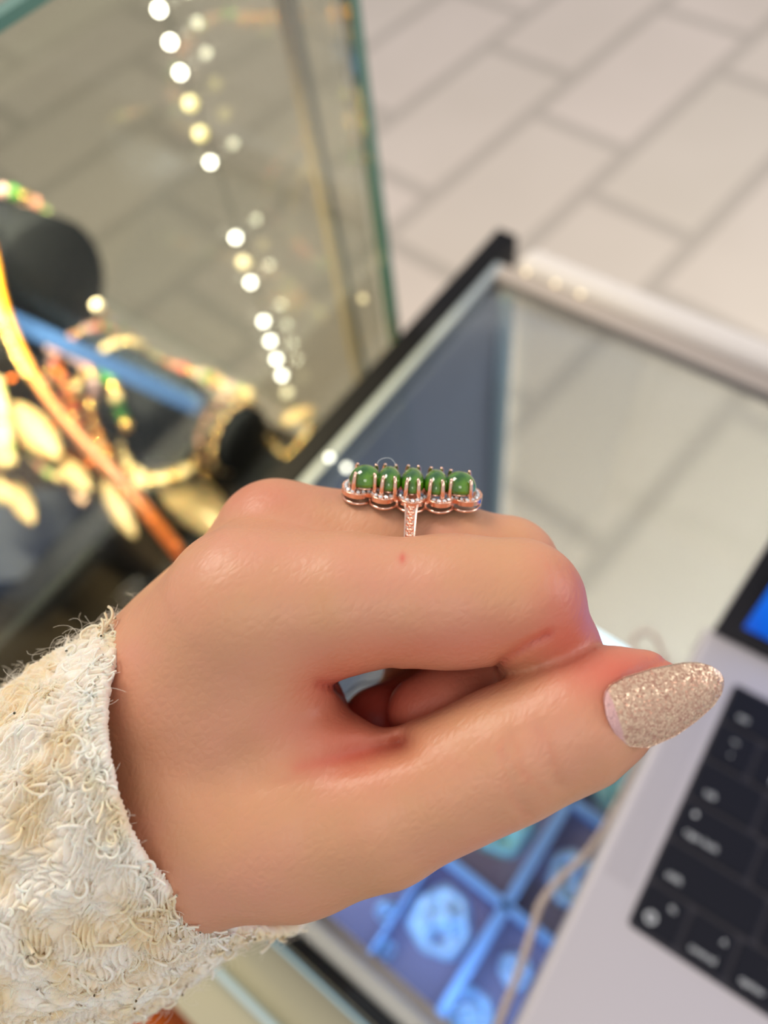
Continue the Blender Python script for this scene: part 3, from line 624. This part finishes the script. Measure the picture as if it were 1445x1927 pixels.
# thumbnail with champagne glitter polish
def nail():
    ns, ntt = 60, 36; V = []; Fc = []; ctr = [(1143, 1352), (1166, 1348), (1195, 1342), (1230, 1330), (1270, 1314), (1310, 1296), (1340, 1284), (1361, 1276)]
    cl = np.array(catmull(ctr, 10)); prm = np.linspace(0, 1, len(cl))
    wk = [(0, 8), (.03, 30), (.08, 48), (.15, 60), (.3, 70), (.5, 67), (.65, 57), (.8, 43), (.9, 29), (.97, 14), (1, 3)]
    for i in range(ns+1):
        s = i/ns; c = np.array([np.interp(s, prm, cl[:, 0]), np.interp(s, prm, cl[:, 1])])
        w = np.interp(s, [a for a, _ in wk], [b_ for _, b_ in wk]); ax = np.array([.95, -.31]); pr = np.array([.31, .95])
        for j in range(ntt+1):
            t = -1+2*j/ntt; q = c+pr*w*t+np.array([-10, 0])*(abs(t)**2)*(s < .12)*0
            d = 106.4+ 1.7*(w/70)**1.2*(abs(t)**2.2) + 3.6*s**1.6
            V.append(CP(q[0], q[1], d/1000))
    nv = len(V); nor = R @ np.array([0, 0, -1.])
    V += [v+nor*.0006 for v in V]
    for i in range(ns):
        for j in range(ntt):
            a = i*(ntt+1)+j; q = (a, a+1, a+ntt+2, a+ntt+1); Fc.append(q[::-1]); Fc.append(tuple(x+nv for x in q))
    def side(a, b_): Fc.append((a, b_, b_+nv, a+nv))
    for i in range(ns): side(i*(ntt+1), (i+1)*(ntt+1)); side((i+1)*(ntt+1)+ntt, i*(ntt+1)+ntt)
    for j in range(ntt): side(j+1, j); side(ns*(ntt+1)+j, ns*(ntt+1)+j+1)
    m = mat('glitter_polish', s2l(196, 160, 140), .3, .55, Coat_Weight=1., Coat_Roughness=.12)
    o = mk('thumb_nail', [v-hc for v in V], Fc, m, hand); mee = o.data
    col = mee.color_attributes.new('bare', 'FLOAT_COLOR', 'POINT')
    vals = []
    for rep in range(2):
        for i in range(ns+1):
            for j in range(ntt+1):
                s = i/ns; t = abs(-1+2*j/ntt); v = 1 if s < .10+.03*(1-t*t) else max(0, 1-(s-.10)/.03) if s < .14 else 0; vals += [v]*4
    col.data.foreach_set('color', np.array(vals, f32))
    nt = m.node_tree; b = nt.nodes['Principled BSDF']; tc = nt.nodes.new('ShaderNodeTexCoord')
    vo = nt.nodes.new('ShaderNodeTexVoronoi'); vo.inputs['Scale'].default_value = 3600; nt.links.new(tc.outputs['Object'], vo.inputs['Vector'])
    mp = nt.nodes.new('ShaderNodeVectorMath'); mp.operation = 'MULTIPLY_ADD'; mp.inputs[1].default_value = (.6, .6, .6); mp.inputs[2].default_value = (-.3, -.3, -.3)
    nt.links.new(vo.outputs['Color'], mp.inputs[0]); ad = nt.nodes.new('ShaderNodeVectorMath'); ad.operation = 'ADD'
    ge = nt.nodes.new('ShaderNodeNewGeometry'); nt.links.new(ge.outputs['Normal'], ad.inputs[0]); nt.links.new(mp.outputs[0], ad.inputs[1])
    nm = nt.nodes.new('ShaderNodeVectorMath'); nm.operation = 'NORMALIZE'; nt.links.new(ad.outputs[0], nm.inputs[0]); nt.links.new(nm.outputs[0], b.inputs['Normal'])
    rp = nt.nodes.new('ShaderNodeValToRGB'); rp.color_ramp.elements[0].color = s2l(182, 130, 108); rp.color_ramp.elements[1].color = s2l(244, 210, 174)
    sp = nt.nodes.new('ShaderNodeSeparateColor'); nt.links.new(vo.outputs['Color'], sp.inputs[0]); nt.links.new(sp.outputs[0], rp.inputs[0])
    vc = nt.nodes.new('ShaderNodeVertexColor'); vc.layer_name = 'bare'; mx = nt.nodes.new('ShaderNodeMix'); mx.data_type = 'RGBA'
    nt.links.new(vc.outputs[0], mx.inputs[0]); nt.links.new(rp.outputs[0], mx.inputs[6]); mx.inputs[7].default_value = s2l(214, 164, 158); nt.links.new(mx.outputs[2], b.inputs['Base Color'])
    iv = nt.nodes.new('ShaderNodeMath'); iv.operation = 'MULTIPLY_ADD'; iv.inputs[1].default_value = -.55; iv.inputs[2].default_value = .55
    nt.links.new(vc.outputs[0], iv.inputs[0]); nt.links.new(iv.outputs[0], b.inputs['Metallic'])
    o['label'] = 'long almond thumbnail with champagne glitter polish'
nail()

# ------------------------------------------------------------------ knitted sleeve
def sleeve():
    secs = [  # centre px,py,d ; V (up) mm ; N (near) mm
        ((395, 1452, 141), (-11.0, 29.0, 0), (-9.0, 8.0, 30)),
        ((325, 1495, 142), (-12.0, 29.0, 0), (-9.0, 6.0, 30.5)),
        ((235, 1552, 143), (-13.0, 29.0, 0), (-9.5, 3, 31)),
        ((115, 1615, 145), (-13.0, 29.5, 0), (-10, 2, 31)),
        ((-10, 1690, 148), (-13.5, 30.0, 0), (-10, 1, 31)),
        ((-160, 1770, 152), (-14, 31, 0), (-10, 1, 31)),
        ((-320, 1850, 158), (-14, 31, 0), (-10, 1, 31))]
    rimp = [cs(*q) for q in [(282, 1150, 136), (200, 1250, 117), (188, 1430, 107), (272, 1640, 110), (430, 1756, 128), (580, 1740, 152), (560, 1500, 172), (430, 1250, 160)]]
    rim_c = np.array(catmull(rimp, 32, True))
    c = np.array([cs(*s[0]) for s in secs]); v = np.array([s[1] for s in secs], float); n_ = np.array([s[2] for s in secs], float)
    L = np.concatenate([[0], np.cumsum(np.linalg.norm(np.diff(c, axis=0), axis=1))]); tot = L[-1]
    NU, NV = 860, 560
    s = np.linspace(0, 1, NV)**1.0*tot; th = np.linspace(0, 2*math.pi, NU, endpoint=False)
    def itp(A): return np.stack([np.interp(s, L, A[:, k]) for k in range(3)], 1)
    cc, vv, nn = itp(c), itp(v), itp(n_)
    # smooth the section data along the sleeve
    def sm(A):
        B = A.copy()
        for _ in range(60): B[1:-1] = .5*B[1:-1]+.25*(B[:-2]+B[2:])
        return B
    cc, vv, nn = sm(cc), sm(vv), sm(nn)
    def surf(S_, T_):       # arrays of arclength, angle
        k = np.clip(S_/tot, 0, 1)*(NV-1); i = k.astype(int).clip(0, NV-2); f = (k-i)[..., None]
        g = lambda A: A[i]*(1-f)+A[i+1]*f
        e0 = cc[0]+vv[0]*np.cos(T_)[..., None]+nn[0]*np.sin(T_)[..., None]
        tt = (T_/(2*math.pi)*256) % 256; i0 = tt.astype(int) % 256; ft = (tt-tt.astype(int))[..., None]
        rc = rim_c[i0]*(1-ft)+rim_c[(i0+1) % 256]*ft
        return g(cc)+g(vv)*np.cos(T_)[..., None]+g(nn)*np.sin(T_)[..., None]+np.exp(-(S_/9.0))[..., None]*(rc-e0)
    S_, T_ = np.meshgrid(s, th, indexing='ij')
    def height(S_, T_):
        ncol = 74; wob = .28*np.sin(S_*.55+3*np.sin(T_*5))+.22*np.sin(T_*23+S_*.9)
        cable = np.cos(T_*14+.9*np.sin(S_*2*math.pi/15+T_*7)); mask = 1/(1+np.exp(-(S_-7)/1.2))
        skew = mask*1.3*np.sin(S_*2*math.pi/17+np.round(T_*14/(2*math.pi))*2.1)
        cu = T_*ncol/(2*math.pi)+wob+skew; rv = S_/2.5+.25*np.sin(T_*9)+.15*np.sin(T_*31+S_)
        fu = cu-np.floor(cu); side = np.where(fu < .5, -1., 1.); lx = np.abs(np.where(fu < .5, fu-.25, fu-.75))/.25
        ry = rv+side*(fu-.5)*-1.5; fy = ry-np.floor(ry)
        st = np.sqrt(np.clip(1-lx**2*.9, 0, 1))*np.sin(math.pi*fy)**.55
        h = 1.15*st+mask*(.85*cable)
        rim = np.exp(-(S_/1.1)**2); h = h-1.1*rim
        h += .25*np.sin(T_*37+S_*1.7)*np.sin(S_*1.3-T_*11)+.5*np.sin(T_*3+S_*.12)
        return h, st
    h, st = height(S_, T_)
    P = surf(S_, T_); cen = cc[:, None, :]; nrm = P-cen; nrm /= np.linalg.norm(nrm, axis=2, keepdims=True)
    P = P+nrm*h[..., None]
    # rolled rim going back inside
    inner = []
    for k, (ds, dr) in enumerate([(-.6, -.6), (-.7, -1.6), (.2, -2.6), (3, -3.0), (8, -3.2)]):
        s_in = max(ds, 0); q = surf(np.full(NU, s_in), th); e = q-cc[0]; e /= np.linalg.norm(e, axis=1, keepdims=True)
        ax = cc[0]-cc[6]; ax /= np.linalg.norm(ax); inner.append(q+e*dr+ax*max(-ds, 0)+e*(h[0][:, None]*.6))
    allp = np.concatenate([np.array(inner[::-1]), P]); nr = allp.shape[0]
    V = (allp.reshape(-1, 3)/1000)@R.T+CAM-hc
    i, k = np.meshgrid(np.arange(nr-1), np.arange(NU), indexing='ij'); k2 = (k+1) % NU
    Fq = np.stack([i*NU+k, i*NU+k2, (i+1)*NU+k2, (i+1)*NU+k], -1).reshape(-1, 4)
    m = mat('cream_wool', s2l(236, 224, 204), .85, Sheen_Weight=.35, Sheen_Roughness=.5, Subsurface_Weight=.25, Subsurface_Scale=.002); m.node_tree.nodes['Principled BSDF'].inputs['Sheen Tint'].default_value = (1, .97, .92, 1)
    n1, tc = noise_color(m, s2l(236, 214, 174), s2l(246, 236, 220), 110, 5, lo=.38, hi=.55)
    nt = m.node_tree; n2 = nt.nodes.new('ShaderNodeTexNoise'); n2.inputs['Scale'].default_value = 1500; n2.inputs['Detail'].default_value = 4; nt.links.new(tc.outputs['Object'], n2.inputs[0])
    bump(m, n2.outputs[0], .5, .0004)
    me = bpy.data.meshes.new('sleeve'); me.from_pydata(V.tolist(), [], Fq.tolist()); me.update(); me.polygons.foreach_set('use_smooth', [True]*len(me.polygons)); me.materials.append(m)
    o = bpy.data.objects.new('sleeve', me); C.objects.link(o); o.parent = hand; o['label'] = 'cream chunky knitted wool sleeve'
    # yarn loops and loose fibres
    def fibres(name, N, ln, rad, curl, off, npt, m, smax=None, res=0):
        cu = bpy.data.curves.new(name, 'CURVE'); cu.dimensions = '3D'; cu.bevel_depth = rad/1000; cu.bevel_resolution = res; cu.materials.append(m)
        s0 = rng.uniform(0.2, smax or tot*.8, N); t0 = rng.uniform(-.35*math.pi, 1.35*math.pi, N); hh, _ = height(s0, t0)
        base = surf(s0, t0); kk = np.clip(s0/tot*(NV-1), 0, NV-1).astype(int); e = base-cc[kk]; e /= np.linalg.norm(e, axis=1, keepdims=True)
        base = base+e*(hh+off)[:, None] if np.ndim(off) else base+e*(hh+off)[:, None]
        tang = np.cross(e, np.array([1, -.45, 0])/1.1); tang /= np.linalg.norm(tang, axis=1, keepdims=True); ax = np.cross(tang, e)
        for q in range(N):
            p = base[q].copy(); a = rng.uniform(0, 2*math.pi); d = tang[q]*math.cos(a)+ax[q]*math.sin(a); lift = rng.uniform(.0, .55); stp = ln*rng.uniform(.5, 1.3)/npt
            cvt = rng.normal(0, curl); pts = []
            dcur = d*(1-lift)+e[q]*lift; nrm_ = e[q]; bi = np.cross(nrm_, d)
            for w in range(npt):
                pts += list((p/1000)@R.T+CAM-hc)+[1.]
                p = p+dcur*stp; rot = cvt*stp; dcur = dcur+bi*rot+nrm_*rng.normal(-.08, .14); dcur /= np.linalg.norm(dcur); bi = np.cross(nrm_, dcur); bi /= (np.linalg.norm(bi)+1e-9)
            sp = cu.splines.new('POLY'); sp.points.add(npt-1); sp.points.foreach_set('co', np.array(pts, f32))
        ob = bpy.data.objects.new(name, cu); C.objects.link(ob); ob.parent = o; ob['kind'] = 'stuff'; return ob
    mf = mat('wool_fibre', s2l(244, 234, 214), .8, Sheen_Weight=.3)
    fibres('yarn_loops', 1700, 5.0, .24, .9, -.25, 12, m, res=1)
    fibres('rim_loops', 420, 3.6, .20, 1.2, -.35, 10, m, smax=2.2, res=1)
    fibres('fuzz', 7500, 6.0, .022, .7, .15, 9, mf)
sleeve()

# ------------------------------------------------------------------ the ring
fc = cs(766, 1041, 136.4)            # finger axis point, camera space mm
ex = np.array([.997, -.070, .02]); ex /= np.linalg.norm(ex)
el = math.radians(25); ez = np.array([0, math.cos(el), math.sin(el)]); ez -= ex*(ez@ex); ez /= np.linalg.norm(ez); ey = np.cross(ez, ex)   # ey points away
fo = fc+ez*12.3
RW = np.stack([R@ex, R@ey, R@ez], 1)
ring = empty('finger_ring', tuple(CAM+R@(fo/1000)))
ring.rotation_euler = Matrix(RW.tolist()).to_euler(); ring['_local'] = 1
tag(ring, 'rose gold ring with five green cabochons and a scalloped diamond halo on the middle finger', 'ring')
def rmk(name, V, Fc, m, smooth=True, parent=None): return mk(name, [Vector(v)*.001 for v in V], Fc, m, parent or ring, None, smooth)
LX = [-9.3, -4.8, 0, 4.8, 9.3]; LY = [3.6, 4.7, 5.3, 4.7, 3.6]; LR = [2.75, 2.9, 3.0, 2.9, 2.75]
def outline(off=0.0, n=40):
    pts = []
    xs = np.linspace(-9.3-2.75+1e-3, 9.3+2.75-1e-3, 420)
    y = np.zeros_like(xs)
    for lx, ly, lr in zip(LX, LY, LR):
        q = np.clip(1-((xs-lx)/(lr))**2, 0, None); y = np.maximum(y, ly*np.sqrt(q)*(1.0)) 
    y = np.maximum(y, .2)
    fr = np.stack([xs, -y], 1); bk = np.stack([xs[::-1], y[::-1]], 1); P = np.concatenate([fr, bk])
    seg = np.linalg.norm(np.diff(np.vstack([P, P[:1]]), axis=0), axis=1); L = np.concatenate([[0], np.cumsum(seg)]); PP = np.vstack([P, P[:1]])
    s = np.linspace(0, L[-1], 361)[:-1]; Q = np.stack([np.interp(s, L, PP[:, k]) for k in (0, 1)], 1)
    if off:
        for _ in range(2): Q = (np.roll(Q, 1, 0)+2*Q+np.roll(Q, -1, 0))/4
        t = np.roll(Q, -1, 0)-np.roll(Q, 1, 0); t /= np.linalg.norm(t, axis=1, keepdims=True); nrm = np.stack([-t[:, 1], t[:, 0]], 1); Q = Q+nrm*off
    return Q
def band_mesh(outer, inner, ztop, zin, zbot, bev=.12):
    n = len(outer); lo = []
    for ring_, z in ((inner, zbot), (inner, zin), (outer*1.0, ztop), (outer*1.01, ztop-bev), (outer*1.01, zbot)): lo.append([(p[0], p[1], z) for p in ring_])
    V = sum(lo, []); Fc = []
    for a in range(5):
        b_ = (a+1) % 5
        for k in range(n): Fc.append((a*n+k, b_*n+k, b_*n+(k+1) % n, a*n+(k+1) % n))
    return V, Fc
O0 = outline(); I0 = outline(1.35); droop = lambda V: [(x, y, z+.0012*x*x+0.06*0) for x, y, z in V]
Vb, Fb = band_mesh(O0, I0, 0, .05, -.85); Vb = droop(Vb); halo = rmk('halo', Vb, Fb, m_rose, False)
tv, tf = tube_data(droop([(p[0]*.985, p[1]*.985, -1.75) for p in O0[::2]]), .26, 8, None, True); rmk('gallery_wire', tv, tf, m_rose)
tv, tf = tube_data(droop([(p[0]*1.0, p[1]*1.0, -.05) for p in O0[::2]]), .13, 6, None, True); rmk('halo_rim', tv, tf, m_rose)
for x, y in [(-7.0, 2.2), (-2.4, 3.0), (2.4, 3.0), (7.0, 2.2), (-11.8, .3), (11.8, .3)]:
    for s in ((-1, 1) if y > 1 else (1,)):
        tv, tf = tube_data([(x, y*s, -.5+.0012*x*x), (x, y*s, -2.0+.0012*x*x)], .3, 8); rmk('gallery_post', tv, tf, m_rose)
# pave diamonds
M0 = outline(.66); dm = ico(.43, 1, 'diamond', m_dia, False)
seg = np.linalg.norm(np.diff(np.vstack([M0, M0[:1]]), axis=0), axis=1); Ls = np.concatenate([[0], np.cumsum(seg)]); nd = int(Ls[-1]/1.0)
bead_m = ico(.17, 2, 'grain', m_rose); V = []; Fc = []
for i in range(min(nd, 74)):
    s = Ls[-1]*i/nd; x = np.interp(s, Ls, np.append(M0[:, 0], M0[0, 0])); y = np.interp(s, Ls, np.append(M0[:, 1], M0[0, 1]))
    d_ = bpy.data.objects.new('diamond', dm); C.objects.link(d_); d_.parent = ring; d_.location = (x*.001, y*.001, (.05+.0012*x*x)*.001); d_.scale = (.001, .001, .0008); d_.rotation_euler = (random.random(), random.random(), random.random())
bm = bmesh.new()
Gm, Gn = outline(.2), outline(1.15)
for i in range(0, 360, 3):
    for A in (Gm, Gn):
        x, y = A[(i+(1 if A is Gn else 0)) % 360]
        bmesh.ops.create_icosphere(bm, subdivisions=1, radius=.17*.001, matrix=Matrix.Translation((x*.001, y*.001, (.04+.0012*x*x)*.001)))
g = bm_obj('milgrain', bm, m_rose, ring, None, True)
# stones
m_jade = mat('green_jade', (.02, .20, .015), .10, Subsurface_Weight=.3, Subsurface_Scale=.0012, Coat_Weight=1, Coat_Roughness=.04)
m_jade.node_tree.nodes['Principled BSDF'].inputs['Subsurface Radius'].default_value = (.4, 1, .2)
noise_color(m_jade, (.010, .09, .004, 1), (.17, .40, .012, 1), 260, 3, lo=.38, hi=.72)
SX = [-8.1, -4.0, 0, 4.0, 8.1]; SW = [2.85, 2.2, 2.1, 2.2, 2.85]; SL = [2.9, 3.5, 3.8, 3.5, 2.9]
lean = [-.04, -.02, 0, .02, .04]
for k in range(5):
    V = []; Fc = []; n = 40; prof = [(0, -.75), (.55, -.72), (.90, -.45), (1.0, 0)]+[(math.cos(a), math.sin(a)*1.0) for a in np.linspace(.1, math.pi/2-.02, 16)]
    for r, z in prof:
        zz = z*.8 if z < 0 else z*2.75
        for j in range(n): a = 2*math.pi*j/n; V.append((r*SW[k]*math.cos(a), r*SL[k]*math.sin(a), zz))
    for i in range(len(prof)-1):
        for j in range(n): Fc.append((i*n+j, i*n+(j+1) % n, (i+1)*n+(j+1) % n, (i+1)*n+j))
    Fc.append(tuple(range(n))[::-1]); Fc.append(tuple((len(prof)-1)*n+j for j in range(n)))
    st = rmk('gemstone', V, Fc, m_jade); st.location = (SX[k]*.001, 0, (1.15+.0012*SX[k]**2)*.001); st.rotation_euler = (0, lean[k], 0)
    tv, tf = tube_data([(SX[k]+SW[k]*.80*math.cos(a), SL[k]*.80*math.sin(a), .55+.0012*SX[k]**2) for a in np.linspace(0, 2*math.pi, 33)[:-1]], .2, 8, None, True); rmk('stone_seat', tv, tf, m_rose)
    for sx in (-1, 1):
        for sy in (-1, 1):
            ax = sx*.50 if k in (1, 2, 3) else sx*.62
            px_ = SX[k]+ax*SW[k]; py_ = sy*SL[k]*math.sqrt(1-ax*ax)
            z0 = -.5+.0012*SX[k]**2
            c_ = [(px_-sx*.12, py_*1.0, z0), (px_+sx*.02, py_*1.11, z0+1.2), (px_, py_*1.11, z0+2.3), (px_-sx*.05, py_*1.04, z0+3.2), (px_-sx*.16, py_*.93, z0+3.75), (px_-sx*.22, py_*.86, z0+3.95)]
            cu_ = catmull(c_, 4); rr = np.interp(np.linspace(0, 1, len(cu_)), [0, .35, .8, 1], [.42, .38, .31, .16])
            tv, tf = tube_data([Vector(p) for p in cu_], list(rr), 10); rmk('prong', tv, tf, m_rose)
# shank: loop round the finger
rf = 10.9; zc_ = -12.3
path = [(-4.7, -.35), (-5.6, -1.1), (-6.9, -2.5), (-8.3, -4.4), (-9.7, -6.7), (-10.6, -9.3)]
path += [(-rf*math.cos(a), zc_-rf*math.sin(a)) for a in np.radians(np.arange(0, 181, 12))]
path += [(10.6, -9.3), (9.7, -6.7), (8.3, -4.4), (6.9, -2.5), (5.6, -1.1), (4.7, -.35)]
pth = np.array(catmull([(0, a, b_) for a, b_ in path], 4)); n = len(pth)-1; V = []; Fc = []
tg = np.gradient(pth, axis=0); tg /= np.linalg.norm(tg, axis=1, keepdims=True); nr_ = np.stack([tg[:, 0]*0, tg[:, 2], -tg[:, 1]], 1)
for i in range(n+1):
    w = np.interp(min(i, n-i), [0, 6, 24, 60], [1.3, 1.0, .78, .78])
    for (u_, q) in ((-1, -.75), (-1, .15), (-.74, .30), (-.62, -.12), (.62, -.12), (.74, .30), (1, .15), (1, -.75)):
        V.append(pth[i]+nr_[i]*q+np.array([u_*w, 0, 0]))
for i in range(n):
    for k in range(8): Fc.append((i*8+k, i*8+(k+1) % 8, (i+1)*8+(k+1) % 8, (i+1)*8+k))
Fc.append(tuple(range(8))); Fc.append(tuple(n*8+k for k in range(8))[::-1])
sh = rmk('shank', V, Fc, m_rose, False)
bm = bmesh.new(); Lp = np.concatenate([[0], np.cumsum(np.linalg.norm(np.diff(pth, axis=0), axis=1))])
for i in range(13):
    sq = .9+i*.98; p = [np.interp(sq, Lp, pth[:, k]) for k in range(3)]; nn_ = [np.interp(sq, Lp, nr_[:, k]) for k in range(3)]; tt_ = [np.interp(sq, Lp, tg[:, k]) for k in range(3)]
    p = Vector(p); nn_ = Vector(nn_).normalized(); tt_ = Vector(tt_).normalized(); rr_ = .37-.006*i
    for (dx, dt, r_) in ((-.24, -.16, rr_), (.24, -.16, rr_), (0, .22, rr_*.85)):
        bmesh.ops.create_icosphere(bm, subdivisions=2, radius=r_, matrix=Matrix.Translation(p+nn_*(-.08)+Vector((dx, 0, 0))+tt_*dt))
for v in bm.verts: v.co *= .001
he = bm_obj('heart_beads', bm, m_rose, sh, None, True)

pts = catmull([(710, 873, 130), (714, 866, 130), (724, 862, 130.5), (735, 863, 131), (742, 870, 131), (745, 878, 131)], 6)
wp = [CAM+R@(cs(*p)/1000) for p in pts]; o = tube('lint_fibre', wp, .00004, mat('lint', s2l(225, 225, 225), .7), n=5); tag(o, 'hair-thin white lint fibre curling above the second green stone of the ring', 'lint')
# dark tag thread seen through the gap under the index finger
pts = catmull([cs(*q) for q in [(640, 1318, 175), (672, 1290, 178), (705, 1284, 180), (740, 1272, 182), (775, 1258, 184), (830, 1200, 186)]], 8)
wp = [CAM+R@(p/1000) for p in pts]; o = tube('dark_thread', wp, .00022, mat('thread', s2l(40, 34, 52), .7), n=6); tag(o, 'thin dark tag thread crossing the gap between thumb and index finger', 'thread')
